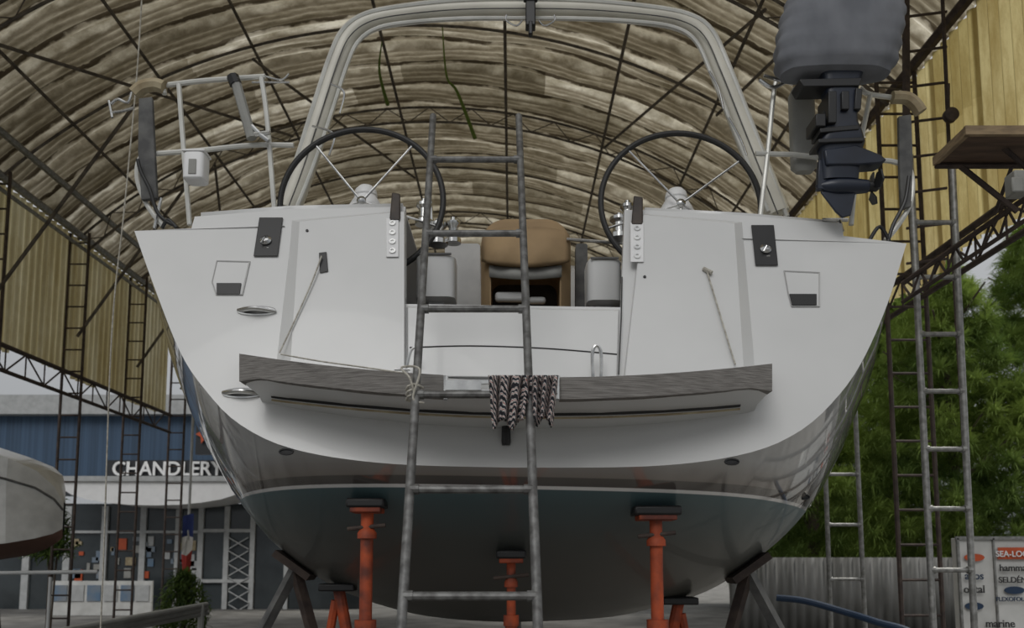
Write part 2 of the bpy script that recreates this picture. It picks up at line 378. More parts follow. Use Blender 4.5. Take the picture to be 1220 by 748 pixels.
g=G(); g.grid(rows); hull=g.obj('hull','hullpaint',boat,label="hull sides and dark antifouled bottom with white boot stripe",ang=60)
hb=BVHTree.FromPolygons([tuple(v) for v in g.v],g.f)
def hit(u,v):
    for k in range(60):
        uu=u+(610-u)*k/60; vv=v-k*1.0
        h=hb.ray_cast(CAM,ray(uu,vv).normalized())
        if h[0] is not None: return h[0]
g=G(); 
sl=[r[0] for r in rows]; sr=[r[-1] for r in rows]
for side,a in((-1,sl),(1,sr)):
    A=[p for p in a if p.y<=7.01]; B=[Vector((side*1.3,p.y,p.z+.03)) for p in A]; g.grid([A,B])
A=[p for p in sl if p.y>=6.9]; B=[p for p in sr if p.y>=6.9]; mid=[(p+q)/2+Vector((0,0,.08)) for p,q in zip(A,B)]; g.grid([A,mid,B])
g.obj('deck','gelcoat',boat)
g=G(); secs=[]
for z,l in((.18,1.3),(.3,1.35),(.55,.9),(1.3,1.5)): secs.append((.03,9.3,z,.16 if z<.4 else .07,l/2,2.0))
g.loft(secs); g.obj('keel','black',boat)
g=G(); g.prism([(-1.15,7.4,3.5),(1.25,7.4,3.5),(1.25,7.8,3.95),(-1.15,7.8,3.95)],b=[(-.8,12.5,3.7),(.9,12.5,3.7),(.8,12.2,3.9),(-.7,12.2,3.9)]); g.obj('coachroof','gelcoat',boat)
g=G()
L_=[T(u,v) for u,v in [(483,362),(483,246),(345,249),(232,258),(228,272),(160,275)]]
R_=[T(u,v) for u,v in [(1080,290),(1005,281),(1003,266),(880,256),(768,250),(744,250),(740,366)]]
poly=L_[:-1]+LTp+RTp[::-1][1:]+R_[1:]
g.prism(poly,(0,.05,0)); g.obj('transom','gelcoat',boat,label="white transom face with open centre",ang=20)
def frust(front,back,h,name,mt='gelcoat',bevel=.004,b0=0,par=None,label=None):
    g=G(); g.prism([T(u,v,h) for u,v in front],b=[T(u,v,b0-.01) for u,v in back]); return g.obj(name,mt,par or boat,bevel=bevel,label=label,ang=10)
HP=.045
frust([(357,264),(482,252),(482,446),(346,434)],[(346,262),(483,250),(483,448),(326,430)],HP,'transom_panel')
frust([(766,256),(875,266),(886,438),(744,450)],[(765,254),(886,264),(902,440),(742,452)],HP,'transom_panel')
frust([(486,366),(737,370),(735,450),(486,448)],[(484,364),(739,368),(738,452),(484,450)],.03,'transom_door')
g=G(); g.tube(smooth([T(488,414,.032),T(560,412,.032),T(650,415,.032),T(735,422,.032)]),.0035,5); g.obj('door_seam','black',boat)
g=G(); g.tube([T(741,330,.01),T(740,380,.035),T(737,446,.04)],.004,5); g.obj('door_seam','black',boat)
for pts in ([(240,258),(345,250),(480,247)],[(768,252),(880,258),(1000,268)]):
    g=G(); A=[P(u,v-3,4.75) for u,v in pts]; g.grid([[p-Vector((0,0,.4)) for p in A],A,[p+Vector((0,2.2,.02)) for p in A],[p+Vector((0,2.2,-.4)) for p in A]])
    g.obj('coaming','gelcoat',boat,solid=.02)
def latchset(pts,cc):
    g=G(); g.prism([T(u,v,.012) for u,v in pts],b=[T(u,v,-.01) for u,v in pts]); o=g.obj('latch_plate','black',boat,label="black latch plate with chrome lock",bevel=.003)
    g=G(); c=T(*cc,.012); g.lathe([(.032,0),(.032,.01),(.018,.022),(.018,.012),(.0,.012)],c,(0,-1,.34)); g.obj('latch_lock','steel',o)
    g=G(); g.tube([c+Vector((0,-.025,.012)),c+Vector((-.02,-.03,-.022))],.005,6); g.tube([c+Vector((0,-.01,-.045)),c+Vector((.02,-.012,-.045))],.006,6); g.obj('latch_lever','steel',o)
latchset([(309,259),(337,259),(331,305),(302,305)],(317,287))
latchset([(895,268),(922,268),(927,316),(900,316)],(912,297))
def pocket(pts,slot):
    n=len(pts)
    g=G(); o=[T(u,v,.008) for u,v in pts]; cx=sum(p[0] for p in pts)/n; cy=sum(p[1] for p in pts)/n
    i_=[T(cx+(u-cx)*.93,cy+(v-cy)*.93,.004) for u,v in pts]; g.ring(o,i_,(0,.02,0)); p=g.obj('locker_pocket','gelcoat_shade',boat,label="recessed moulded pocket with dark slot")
    g=G(); g.prism([T(cx+(u-cx)*.93,cy+(v-cy)*.93,.002) for u,v in pts],(0,.01,0)); g.obj('pocket_panel','gelcoat',p)
    g=G(); g.prism([T(u,v,.012) for u,v in slot],(0,.012,0)); g.obj('pocket_slot','black',p)
pocket([(258,310),(298,311),(289,351),(257,351),(252,336)],[(258,337),(287,337),(285,350),(258,350)])
pocket([(934,322),(977,324),(977,365),(943,365),(939,350)],[(941,350),(973,350),(973,363),(944,363)])
def gplate(u0,u1,v0,v1,tops):
    g=G(); q=[(u0,v0),(u1,v0),(u1,v1),(u0,v1)]; g.prism([T(u,v,HP+.01) for u,v in q],b=[T(u,v,HP-.01) for u,v in q]); o=g.obj('grommet_plate','signwhite',boat,bevel=.003)
    for v in tops:
        g=G(); g.lathe([(.018,0),(.018,.007),(.009,.007),(.009,.003),(.0,.003)],T((u0+u1)/2,v,HP+.01),(0,-1,.34),16); g.obj('grommet','steel',o)
gplate(460,475,260,306,[266,277,288,299]); gplate(751,767,265,312,[272,283,294,305])
for (u0,u1,v0,v1) in ((464,477,229,262),(752,766,233,267)):
    g=G(); q=[(u0+3,v0),(u1,v0+2),(u1,v1),(u0,v1)]; g.prism([T(u,v,.06) for u,v in q],b=[T(u,v,.0) for u,v in q]); g.obj('stanchion_socket','darkwood',boat,bevel=.008)
for u,v in ((366,275),(768,330)):
    g=G(); g.lathe([(.009,0),(.008,.006),(0,.006)],T(u,v,HP),(0,-1,.34),10); g.obj('snap_stud','black',boat)
def ohandle(u0,u1,v):
    g=G(); a=T(u0,v,.005); b=T(u1,v+1,.005); c=(a+b)/2; n=24; pts=[]
    for i in range(n):
        q=2*math.pi*i/n; pts.append(c+Vector((math.cos(q)*(b-a).length/2,-.004,math.sin(q)*.022)))
    g.tube(pts,.007,6,closed=True); g.prism([c+ (p-c)*.92+Vector((0,.004,0)) for p in pts],(0,.006,0),mi=1)
    g.tube(smooth([a,c+Vector((0,-.04,.004)),b]),.0125,8)
    g.obj('grab_handle',['steel','greypad'],boat,label="oval chrome grab handle")
ohandle(284,328,370); ohandle(266,312,468)
g=G(); q=[(380,301),(389,300),(391,323),(381,325)]; g.prism([T(u,v,HP+.008) for u,v in q],b=[T(u,v,HP-.01) for u,v in q]); g.obj('line_guide','black',boat,bevel=.002)
g=G(); g.tube(smooth([T(383,305,.07),T(372,335,.065),T(352,380,.06),T(333,420,.06)]),.0045,6); g.obj('lifting_line','rope',boat)
g=G(); g.tube(smooth([T(842,322,.06),T(858,375,.065),T(870,415,.065),T(876,434,.06)]),.0045,6); g.tube([T(838,320,.052),T(848,325,.065)],.012,8); g.obj('lifting_line','rope',boat)
for u,v in((341,538),(872,550),(270,492),(958,592)):
    g=G(); h=hit(u,v) if u in(270,958) else T(u,v,.01); n=[h+Vector((math.cos(q/12*6.283)*.035,0,math.sin(q/12*6.283)*.014)) for q in range(12)]
    g.tube(n,.005,6,closed=True,mi=1); g.prism([p+Vector((0,.002,0)) for p in n],(0,.01,0),mi=1); g.obj('drain_fitting',['steel','black'],boat)
# ---- swim platform
US=[287,330,400,480,560,640,720,800,860,918]
def ydep(u): return 3.74+.26*((u-602)/317)**2
def vtop(u):
    t=(u-285)/635; return 421+ (433-421)*t + 27*(1-((u-602)/318)**2)*.82
def vbot(u): return vtop(u)+ (33 if u<300 or u>905 else 27)
g=G(); r0=[];r1=[];r2=[];r3=[];rt=[]
for u in US:
    y=ydep(u); e=1-((u-602)/330)**2
    rt.append(T(u,vtop(u)+3,0.0)); r0.append(P(u,vtop(u)+5,y+.03)); r1.append(P(u,vbot(u)-1,y+.04)); uu=605+(u-602)*.94
    vs=470+10*(u-320)/575+19*e; r2.append(P(uu,vs,y+.22)); r3.append(T(605+(u-602)*.93,vs+9+8*e,0.0))
for r in (rt,r3):
    for i in range(len(r)): r[i]=r[i]+Vector((0,.02,0))
g.grid([rt,r0,r1,r2,r3]); plat=g.obj('swim_platform','gelcoat',boat,label="curved bathing platform with weathered teak edge",ang=50)
g=G(); pts=[p+Vector((0,-.006,.006)) for p in r2[0:]]; pts=[pts[0]*.6+pts[1]*.4]+pts[1:-1]+[pts[-1]*.6+pts[-2]*.4]; g.tube(smooth(pts,3),.013,6,mi=0); g.tube([p+Vector((0,-.004,-.022)) for p in smooth(pts,3)],.006,6,mi=1); g.obj('platform_slot',['black','beige'],plat)
def plank(ua,ub):
    g=G(); us=[ua+(ub-ua)*i/10 for i in range(11)]
    a=[P(u,vtop(u),ydep(u)) for u in us]; b=[P(u,vbot(u)-(1 if 300<u<900 else 0),ydep(u)+.005) for u in us]
    a2=[p+Vector((0,.1,0)) for p in a]; b2=[p+Vector((0,.1,0)) for p in b]
    g.grid([a,b,b2,a2,a]); g.add([a[0],b[0],b2[0],a2[0]],[(0,1,2,3)]); g.add([a[-1],b[-1],b2[-1],a2[-1]],[(0,1,2,3)])
    g.obj('teak_edge','teak',plat,label="weathered grey teak edge plank")
plank(285,528); plank(667,920)
g=G()
for v in(455,466):
    g.box((P(530,v,3.72)+P(665,v+1,3.72))/2,(.5,.03,.016))
g.box(P(552,459,3.70),(.16,.02,.045)); g.box(P(648,463,3.70),(.08,.02,.06))
for u in(531,664): g.tube([P(u,448,3.74),P(u,476,3.72)],.012,8)
g.obj('folded_swim_ladder','steel',plat)
g=G(); c=T(711,430,.12); g.tube(smooth([c+Vector((-.02,0,-.1)),c+Vector((-.022,0,.04)),c+Vector((0,0,.08)),c+Vector((.022,0,.04)),c+Vector((.02,0,-.1))]),.009,8); g.obj('grab_loop','steel',boat)
g=G(); c=T(477,440,.1); g.tube([c+Vector((-.03,0,0)),c+Vector((.05,0,.0))],.008); g.tube(smooth([c+Vector((.03,0,0)),c+Vector((.055,0,.1)),c+Vector((.1,0,.12))]),.008); g.obj('grab_loop','steel',boat)
g=G(); c=T(603,505,.03); g.tube([c+Vector((0,0,.02)),c+Vector((0,-.01,-.05))],.022,12); g.lathe([(.02,0),(.024,.02),(.022,.075),(.012,.08)],c+Vector((0,-.01,-.11)),(0,0,1),14); g.obj('tow_fitting','black',boat)
# ---- cockpit fittings
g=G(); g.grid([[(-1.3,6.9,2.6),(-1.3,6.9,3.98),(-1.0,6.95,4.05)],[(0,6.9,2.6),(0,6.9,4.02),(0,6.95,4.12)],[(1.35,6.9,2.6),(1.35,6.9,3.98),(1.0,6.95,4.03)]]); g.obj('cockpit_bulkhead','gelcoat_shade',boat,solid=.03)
g=G(); g.box((0,5.8,2.7),(2.6,2.3,.06)); g.obj('cockpit_sole','teak',boat)
for (u0,u1,v0,v1) in((495,543,300,358),(699,741,305,362)):
    c=(P(u0,v0,5.0)+P(u1,v1,5.0))/2; w=(u1-u0)/1000*5.1; h=(v1-v0)/1000*5.1
    g=G(); g.loft([(c.x,c.y+.1,c.z-h/2,w*.40,.1,4),(c.x,c.y+.1,c.z-h*.46,w/2,.13,5),(c.x,c.y+.1,c.z+h*.40,w/2,.13,5),(c.x,c.y+.1,c.z+h/2,w*.42,.1,4)],28)
    g.box((c.x,c.y+.1,c.z-h/2-.3),(.1,.1,.6)); g.obj('helm_locker','gelcoat',boat)
    g=G(); g.box((c.x,c.y-.035,c.z+h*.43),(w*.8,.012,.012)); g.obj('locker_seam','greypad',boat)
def rr(u0,u1,v0,v1,y,rad,n=6):
    out=[]
    for (cx,cy,a) in((u1-rad,v0+rad,0),(u0+rad,v0+rad,90)):
        for i in range(n+1):
            q=R(a+90*i/n); out.append(P(cx+rad*math.cos(q),cy-rad*math.sin(q),y))
    out.append(P(u0,v1,y)); out.append(P(u1,v1,y)); return out
hood=root('cockpit_table_cover',tuple(P(627,380,5.9)),None,None)
setpar(hood,boat)
g=G(); o1=rr(573,680,259,380,5.72,30); i1=rr(585,667,317,380,5.6,12)
g.ring(o1,i1,(0,.5,0)); g.obj('cover_shell','tan',hood,label="tan canvas cover",bevel=.03)
g=G(); rws=[]
for i in range(9):
    s=i/8; row=[]
    for j in range(17):
        t=j/16; e=1-(2*t-1)**4
        u=575+103*t; v=272+46*s+6*s*(2*t-1)**2*-1+8*(1-e)*(1-s)
        row.append(P(u,v,5.62-.1*math.sin(s*2.2)*e+.012*math.sin(t*14+s*3)))
    rws.append(row)
g.grid(rws); g.obj('cover_flap','tan',hood,solid=.02,recalc=False)
g=G(); rws=[[P(583+86*j/10,316+v+3*math.sin(j/10*3.14),5.6-.04*math.sin(j/10*3.14)) for j in range(11)] for v in(0,14)]; g.grid(rws); g.obj('clear_window','fender',hood,solid=.01)
g=G(); g.prism(rr(583,669,325,380,6.0,3),(0,.04,0)); g.obj('opening_shade','darkwood',hood)  # dark panel painted in for the shade inside the cover opening
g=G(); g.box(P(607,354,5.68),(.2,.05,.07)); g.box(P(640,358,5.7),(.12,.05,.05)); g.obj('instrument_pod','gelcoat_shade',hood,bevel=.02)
for u,v,sc in((738,285,1),(522,292,.9),(748,270,.8),(540,290,.7),(505,268,.8)):
    g=G(); g.lathe([(.075*sc,0),(.075*sc,.03),(.045*sc,.05),(.045*sc,.11),(.065*sc,.13),(.065*sc,.15),(.02,.16),(.02,.18),(0,.18)],P(u,v,5.5)); g.obj('winch','steel',boat)
for a,b,r in(((505,276),(575,276),.012),((675,285),(745,290),.012),((512,240),(514,280),.02)):
    g=G(); g.tube([P(*a,5.6),P(*b,5.6)],r); g.obj('cockpit_rail','steel',boat)
g=G(); g.prism(rr(686,700,290,372,6.0,3),(0,.1,0)); g.obj('instrument_post','greypad',boat)
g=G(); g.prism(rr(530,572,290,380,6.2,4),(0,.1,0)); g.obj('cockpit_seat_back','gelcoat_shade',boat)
def wheel(cu,cv,y,rad,spokes):
    c=P(cu,cv,y); tilt=Matrix.Rotation(R(-7),3,'X'); n=64
    def q(a,r,o=0): return c+tilt@Vector((r*math.cos(a),o,r*math.sin(a)))
    g=G(); g.tube([q(2*math.pi*i/n,rad) for i in range(n)],.019,10,closed=True); w=g.obj('steering_wheel','rubber',boat,label="large black leather-rimmed steering wheel")
    for a in spokes:
        g=G(); g.tube([q(R(a),.02,.0),q(R(a),rad-.01)],.0075,8); g.obj('spoke','steel',w)
    g=G(); ax=tilt@Vector((0,-1,0)); g.lathe([(.028,0),(.03,.015),(.02,.025),(.0,.03)],c,ax,20); g.obj('hub','steel',w)
    g=G(); d=c+Vector((0,.14,-.03)); g.loft([(d.x,d.y,2.9,.16,.12,3),(d.x,d.y,3.4,.15,.11,3),(d.x,d.y,d.z-.05,.125,.1,2.6),(d.x,d.y,d.z+.02,.12,.1,2.4),(d.x,d.y,d.z+.06,.105,.09,2.2),(d.x,d.y,d.z+.12,.07,.07,2),(d.x,d.y,d.z+.13,.075,.075,2),(d.x,d.y,d.z+.165,.068,.068,2),(d.x,d.y,d.z+.19,.045,.045,2),(d.x,d.y,d.z+.2,.015,.015,2)])
    g.obj('steering_pedestal','signwhite',boat,label="white domed steering pedestal")
wheel(431,240,5.1,.515,(52,128,200,270,340)); wheel(811,243,5.2,.515,(38,130,200,270,325))
YA=5.7
ac=[(343,250),(362,200),(385,130),(404,72),(419,42),(445,25),(490,17),(550,12),(615,11),(690,12),(760,17),(810,25),(838,43),(858,85),(880,140),(902,195),(926,255)]
pts=smooth([P(u,v,YA) for u,v in ac],5)
g=G(); rs=[.088-.02*math.sin(math.pi*i/(len(pts)-1)) for i in range(len(pts))]
g.tube(pts,rs,14)
arch_o=g.obj('targa_arch','archcream',boat,label="tall cream rounded arch spanning the cockpit")
def off(du,dv,y,ac=ac):
    out=[]
    cx=620;cy=180
    for u,v in ac:
        d=Vector((u-cx,(v-cy)*1.1)); d.normalize(); out.append(P(u+d.x*du,v+d.y*du,y))
    return smooth(out,5)
g=G(); g.tube(off(12,0,YA-.06),.02,8); g.obj('arch_tube','tubewhite',arch_o)
g=G(); g.tube(off(-11,0,YA-.05),.016,8); g.obj('arch_tube','tubewhite',arch_o)
g=G(); g.tube(off(1,0,YA-.08),.0045,6); g.obj('cover_zipper','greypad',arch_o)
g=G(); c=P(632,18,YA-.12); g.box(c,(.07,.08,.2)); g.box(c+Vector((0,-.03,.12)),(.1,.06,.06)); g.box(c+Vector((.0,-.02,-.12)),(.03,.05,.1)); g.obj('mainsheet_block','black',arch_o,bevel=.008)
for s in(-1,1):
    g=G(); g.tube(smooth([c+Vector((s*.06,0,-.04)),c+Vector((s*.1,0,-.08)),c+Vector((s*.17,0,-.04)),c+Vector((s*.17,0,.0))],4),.007)
    g.obj('arch_shackle','steel',arch_o)
def lines(name,segs,y,r,mt,parent=boat,label=None,sm=False):
    g=G()
    for s in segs:
        p=[P(q[0],q[1],q[2] if len(q)>2 else y) for q in s]; g.tube(smooth(p,5) if (sm or len(p)>2) else p,r,8)
    return g.obj(name,mt,parent,label=label)
for s in ([(372,150),(398,160),(392,185)],[(395,100),(410,110),(405,135)],[(868,140),(882,165),(890,185)],[(845,85),(856,105),(862,130)]):
    lines('arch_handle',[s],YA-.15,.008,'steel')
YP=4.78
pl=lines('pushpit',[[(194,102),(245,96),(316,91)],[(213,100),(219,180),(226,268)],[(311,91),(318,140),(327,252)],[(350,173),(300,173),(240,179),(180,184),(166,191),(164,215),(176,245),(195,270)],[(194,102),(196,112)]],YP,.0155,'tubewhite',label="white stainless stern rail")
lines('pushpit_tube',[[(280,95),(300,165)]],YP-.05,.03,'fender')
lines('pushpit_cap',[[(277,91),(281,101)]],YP-.05,.036,'black')
lines('lifebuoy_bracket',[[(300,150),(310,160),(320,168)],[(303,160),(322,158)]],YP-.06,.014,'steel')
lines('gate_wire',[[(316,91),(335,95),(344,88)],[(300,98),(345,98)]],YP,.006,'steel')
g=G(); g.prism([P(u,v,YP-.04) for u,v in((165,117),(181,115),(184,180),(187,236),(168,238),(164,180))],(0,.03,0)); g.obj('mounting_board','greypad',boat,bevel=.005,label="weathered dark grey mounting board")
lines('rail_pad',[[(160,112),(170,104),(185,101),(196,104)]],YP-.02,.04,'beige',label="beige padded rail wrap")
lines('rope_coil',[[(157,110),(152,122),(140,118),(132,124)],[(132,134),(146,132),(160,128)],[(130,120),(134,140)]],YP-.06,.008,'steel')
lines('black_hose',[[(164,190),(168,205),(178,225),(186,250),(196,262),(207,268)],[(193,272),(200,262),(210,271)]],YP-.08,.011,'black')
g=G(); c=P(234,200,YP-.08); g.loft([(c.x,c.y,c.z-.09,.05,.05,4),(c.x,c.y,c.z-.08,.062,.06,5),(c.x,c.y,c.z+.06,.062,.06,5),(c.x,c.y,c.z+.075,.058,.055,5)],20); g.box(c+Vector((0,0,.082)),(.13,.12,.012)); g.box(c+Vector((0,-.062,-.02)),(.045,.006,.09),1); g.obj('lifebuoy_light_case',['signwhite','fender'],boat,bevel=.004)
lines('pushpit',[[(945,92),(925,96),(915,180),(905,266)],[(1025,105),(1035,112),(1062,116)],[(1037,112),(1022,190),(1014,268)],[(900,183),(945,184)],[(945,184),(1000,190),(1040,191),(1066,193),(1085,205),(1085,240),(1070,268),(1055,286)]],YP,.0155,'tubewhite',label="white stainless stern rail")
lines('rail_pad',[[(1063,116),(1080,117),(1090,124),(1097,134)]],YP-.02,.038,'beige',label="beige padded rail wrap")
g=G(); g.prism([P(u,v,YP-.04) for u,v in((1071,138),(1086,136),(1088,190),(1086,246),(1074,248),(1072,200))],(0,.03,0)); g.obj('mounting_board','greypad',boat,bevel=.005,label="weathered dark grey mounting board")
lines('black_hose',[[(1083,210),(1078,240),(1064,268),(1058,288)],[(1035,288),(1048,270),(1060,288)]],YP-.08,.011,'black')
lines('lifebuoy_bracket',[[(905,95),(920,104),(935,98)],[(910,90),(945,100)]],YP-.06,.012,'steel')
g=G(); c=P(956,155,YP+.08); g.loft([(c.x,c.y,c.z-.27,.05,.03,3),(c.x,c.y,c.z-.24,.075,.045,4),(c.x,c.y,c.z+.22,.075,.045,4),(c.x,c.y,c.z+.27,.05,.03,3)]); g.obj('rail_fender','fender',boat,label="pale grey flat fender pad")
lines('fairlead',[[(980,262),(1010,262)],[(1000,262),(1004,276)]],4.7,.012,'steel')
lines('corner_post',[[(184,272),(192,236)]],YP-.02,.01,'steel')
# ================= OUTBOARD =================
ob=root('outboard_motor',tuple(P(1000,255,4.5)),"navy outboard motor under grey canvas hood clamped on stern rail","outboard motor")
YO=4.5
def sec(v,u0,u1,ry,pw=3,y=YO):
    a=P(u0,v,y);b=P(u1,v,y); return ((a.x+b.x)/2,y,a.z,(b.x-a.x)/2,ry,pw)
g=G(); ctrl=[(92,950,1050,.07),(90,930,1058,.11),(80,924,1064,.145),(62,923,1068,.165),(45,926,1072,.17),(25,931,1074,.17),(5,938,1073,.165),(-15,948,1068,.15),(-32,964,1052,.1),(-42,990,1020,.03)]
secs=[]
for i in range(len(ctrl)-1):
    for j in range(4):
        t=j/4; a=ctrl[i]; b=ctrl[i+1]; q=[a[k]+(b[k]-a[k])*t for k in range(4)]; w=1.5*math.sin(q[0]*.35)
        secs.append(sec(q[0],q[1]-w,q[2]+w,q[3],2.7))
secs.append(sec(*ctrl[-1]))
g.loft(secs,72,jit=.016)
g.obj('engine_hood','coverblue',ob,label="wrinkled grey canvas hood")
g=G(); g.loft([sec(215,978,1022,.04),sec(185,976,1025,.05),sec(172,974,1028,.06,5),sec(160,980,1024,.065,5),sec(150,978,1020,.06,5),sec(120,982,1018,.055,5),sec(100,978,1022,.065,5),sec(86,974,1028,.07,4)],28)
g.obj('midsection','navy',ob)
g=G()
for a,dy in((((977,152),(1024,148),(1024,154),(977,158)),.07),(((972,135),(984,135),(984,150),(972,150)),.08),(((1020,104),(1028,106),(1026,130),(1018,130)),.07),(((952,94),(1028,92),(1024,102),(957,103)),.07),(((975,165),(1030,163),(1030,168),(975,170)),.075),(((987,108),(997,108),(997,146),(987,146)),.085),(((1003,108),(1012,108),(1012,130),(1003,130)),.08)):
    g.prism([P(u,v,YO-dy) for u,v in a],(0,2*dy,0))
g.obj('clamp_bracket','black',ob,bevel=.005)
g=G(); g.prism([P(u,v,YO-.055) for u,v in((982,178),(1020,172),(1050,184),(1057,190),(1050,194),(1022,196),(985,196))],(0,.11,0)); g.obj('cavitation_plate','navy',ob,bevel=.008)
g=G(); c0=P(972,222,YO);c1=P(1034,222,YO); n=9; pts=[c0.lerp(c1,i/8) for i in range(n)]; g.tube(pts,[.008,.028,.04,.046,.047,.046,.044,.04,.036],14)
g.prism([P(u,v,YO-.02) for u,v in((976,190),(1024,190),(1022,225),(974,225))],(0,.04,0)); g.prism([P(u,v,YO-.008) for u,v in((978,228),(1020,228),(1014,256),(1004,259),(996,252))],(0,.016,0)); g.obj('lower_unit','navy',ob,bevel=.004)
g=G(); c=P(1040,222,YO); g.lathe([(.03,0),(.03,.05),(.012,.07)],c-Vector((.03,0,0)),(1,0,0),14)
for k in range(3):
    a=R(90+120*k); b=Matrix.Rotation(a,3,'X'); q=[Vector((-.012,-.01,.02)),Vector((.0,.055,.05)),Vector((.008,.06,.085)),Vector((.012,.0,.1)),Vector((.004,-.04,.075)),Vector((.0,-.02,.03))]
    g.prism([c+b@x for x in q],b=[c+b@x+Vector((.01,0,0)) for x in q])
g.obj('propeller','black',ob)
# ================= LADDERS =================
def ladder(name,lb,lt,rb,rt_,yb,yt,vr,r,mt,label,rr_=None):
    A=P(*lb,yb);B=P(*lt,yt);C=P(*rb,yb);D=P(*rt_,yt)
    def ext(a,b): 
        k=a.z/(b.z-a.z); return a-(b-a)*k
    A0=ext(A,B); C0=ext(C,D)
    ro=root(name,((A0+C0)/2),label,"ladder")
    for a,b in((A0,B),(C0,D)):
        g=G(); g.tube([a,b],r,12); g.obj('rail',mt,ro)
    def at(a,b,v):
        lo,hi=-.6,1.3
        for _ in range(40):
            m=(lo+hi)/2; p=a+(b-a)*m-CAM; dep=p.y*math.cos(PIT)+p.z*math.sin(PIT); vv=V0-F*(-p.y*math.sin(PIT)+p.z*math.cos(PIT))/dep
            if vv>v: lo=m
            else: hi=m
        return a+(b-a)*m
    for v in vr:
        p=at(A,B,v);q=at(C,D,v); 
        g=G(); g.tube([p,q],rr_ or r*.85,10)
        for e,s in((p,q),(q,p)): g.tube([e,e+(s-e).normalized()*.035],r*1.15,10)
        g.obj('rung',mt,ro)
    return ro
ladder('ladder',(478,748),(516,138),(641,748),(618,138),3.0,4.5,[190,278,368,470,583,710,860],.0185,'galv',"galvanised steel ladder leaning on the bathing platform",.0165)
ladder('ladder',(1112,748),(1084,185),(1161,748),(1134,185),6.6,6.7,[265,330,398,466,535,606,679,760],.026,'alum',"grey metal ladder standing beside the shed column",.02)
ladder('ladder',(990,748),(982,520),(1031,748),(1018,470),9.6,9.2,[565,625,690,755],.025,'alum',"pale metal ladder propped behind the yacht",.02)
g=G()
for k in range(3): 
    c=P(494,462+k*6,3.55); g.tube([c+Vector((.035*math.cos(a/8*6.283),.035*math.sin(a/8*6.283),.01*math.sin(a*1.3))) for a in range(8)],.006,6,closed=True)
g.tube(smooth([P(494,470,3.5),P(488,450,3.5),P(478,438,3.56),P(500,440,3.5),P(492,474,3.48),P(505,480,3.5)]),.005,6)
g.tube(smooth([P(335,422,3.95),P(380,430,3.78),P(430,437,3.68),P(485,445,3.55)]),.004,6)
g.obj('lashing_rope','rope',label="thin white rope lashing the ladder to the teak edge",cat="rope")
g=G()
def cloth(u0,u1,v0,v1,y,ph,low):
    rows=[]
    for i in range(21):
        s=i/20; row=[]
        for j in range(41):
            t=j/40; u=u0+(u1-u0)*(t*(1-.35*s*low)+.175*s*low); v=v0+(v1-v0)*s*(1-.2*abs(math.sin(t*5+ph))-(.06 if j%2 and i>17 else 0))
            row.append(P(u,v,y-.028*math.sin(t*19+ph+s*2)-.012*math.sin(t*41+s*5)))
        rows.append(row)
    return rows
g.grid(cloth(583,628,447,514,3.46,0,.6)); g.grid(cloth(625,664,447,510,3.48,1.5,.9))
g.obj('striped_rag','towel',label="striped knitted rag draped over the ladder rung",cat="rag",solid=.01,recalc=False)
# ================= STANDS =================
def stand(u,v,r,label,spread=.45,padw=.2,mt='orange'):
    h=hit(u,v-9)
    ro=root('boat_stand',(h.x,h.y,0),label,"boat stand","orange boat stands")
    g=G(); g.tube([(h.x,h.y,.55),(h.x,h.y,h.z-.07)],r,12); g.lathe([(r*1.5,0),(r*1.5,.03),(r*1.1,.05)],(h.x,h.y,h.z-.22),n=12); g.obj('post',mt,ro)
    g=G(); g.tube([(h.x,h.y,.25),(h.x,h.y,1.25)],r*1.35,12); g.lathe([(r*1.7,0),(r*1.7,.06)],(h.x,h.y,1.22),n=12); g.obj('sleeve',mt,ro)
    g=G(); g.tube([(h.x-.1,h.y-.02,h.z-.17),(h.x+.1,h.y-.02,h.z-.15)],.011,8); g.obj('screw_handle','rust',ro)
    g=G(); g.box((h.x,h.y,h.z-.07),(padw*.8,.16,.03)); g.obj('pad_plate',mt,ro,bevel=.006)
    g=G(); g.box((h.x,h.y,h.z-.035),(padw,.18,.05)); g.obj('pad','black',ro,bevel=.012)
    for k in range(3):
        a=R(90+120*k+20); g=G(); g.tube([(h.x,h.y,1.0),(h.x+spread*math.cos(a),h.y+spread*math.sin(a),.03)],.024,8); g.tube([(h.x,h.y,.35),(h.x+spread*.75*math.cos(a),h.y+spread*.75*math.sin(a),.3)],.016,6); g.box((h.x+spread*math.cos(a),h.y+spread*math.sin(a),.02),(.1,.1,.03)); g.obj('leg',mt,ro)
stand(438,601,.034,"orange screw jack stand with scorched pad under hull")
stand(781,610,.034,"orange screw jack stand with thick black rubber pad",padw=.25)
stand(609,662,.026,"slim orange stand with black pad under centreline",padw=.17)
for s,(u,v) in((-1,(404,700)),(1,(808,716))):
    h=hit(u,v-6); ro=root('slanted_prop',(h.x-s*.2,h.y,0),"slanted rusty orange steel prop under the bilge","boat prop","slanted orange props")
    g=G(); g.tube([h-Vector((0,0,.05)),(h.x-s*.28,h.y,.05)],.04,10); g.tube([(h.x+s*.02,h.y,h.z-.12),(h.x+s*.25,h.y+.1,.05)],.03,8); g.obj('prop_leg','orange',ro)
    g=G(); g.box(h-Vector((0,0,.03)),(.24,.2,.05)); g.obj('prop_pad','black',ro,bevel=.01)
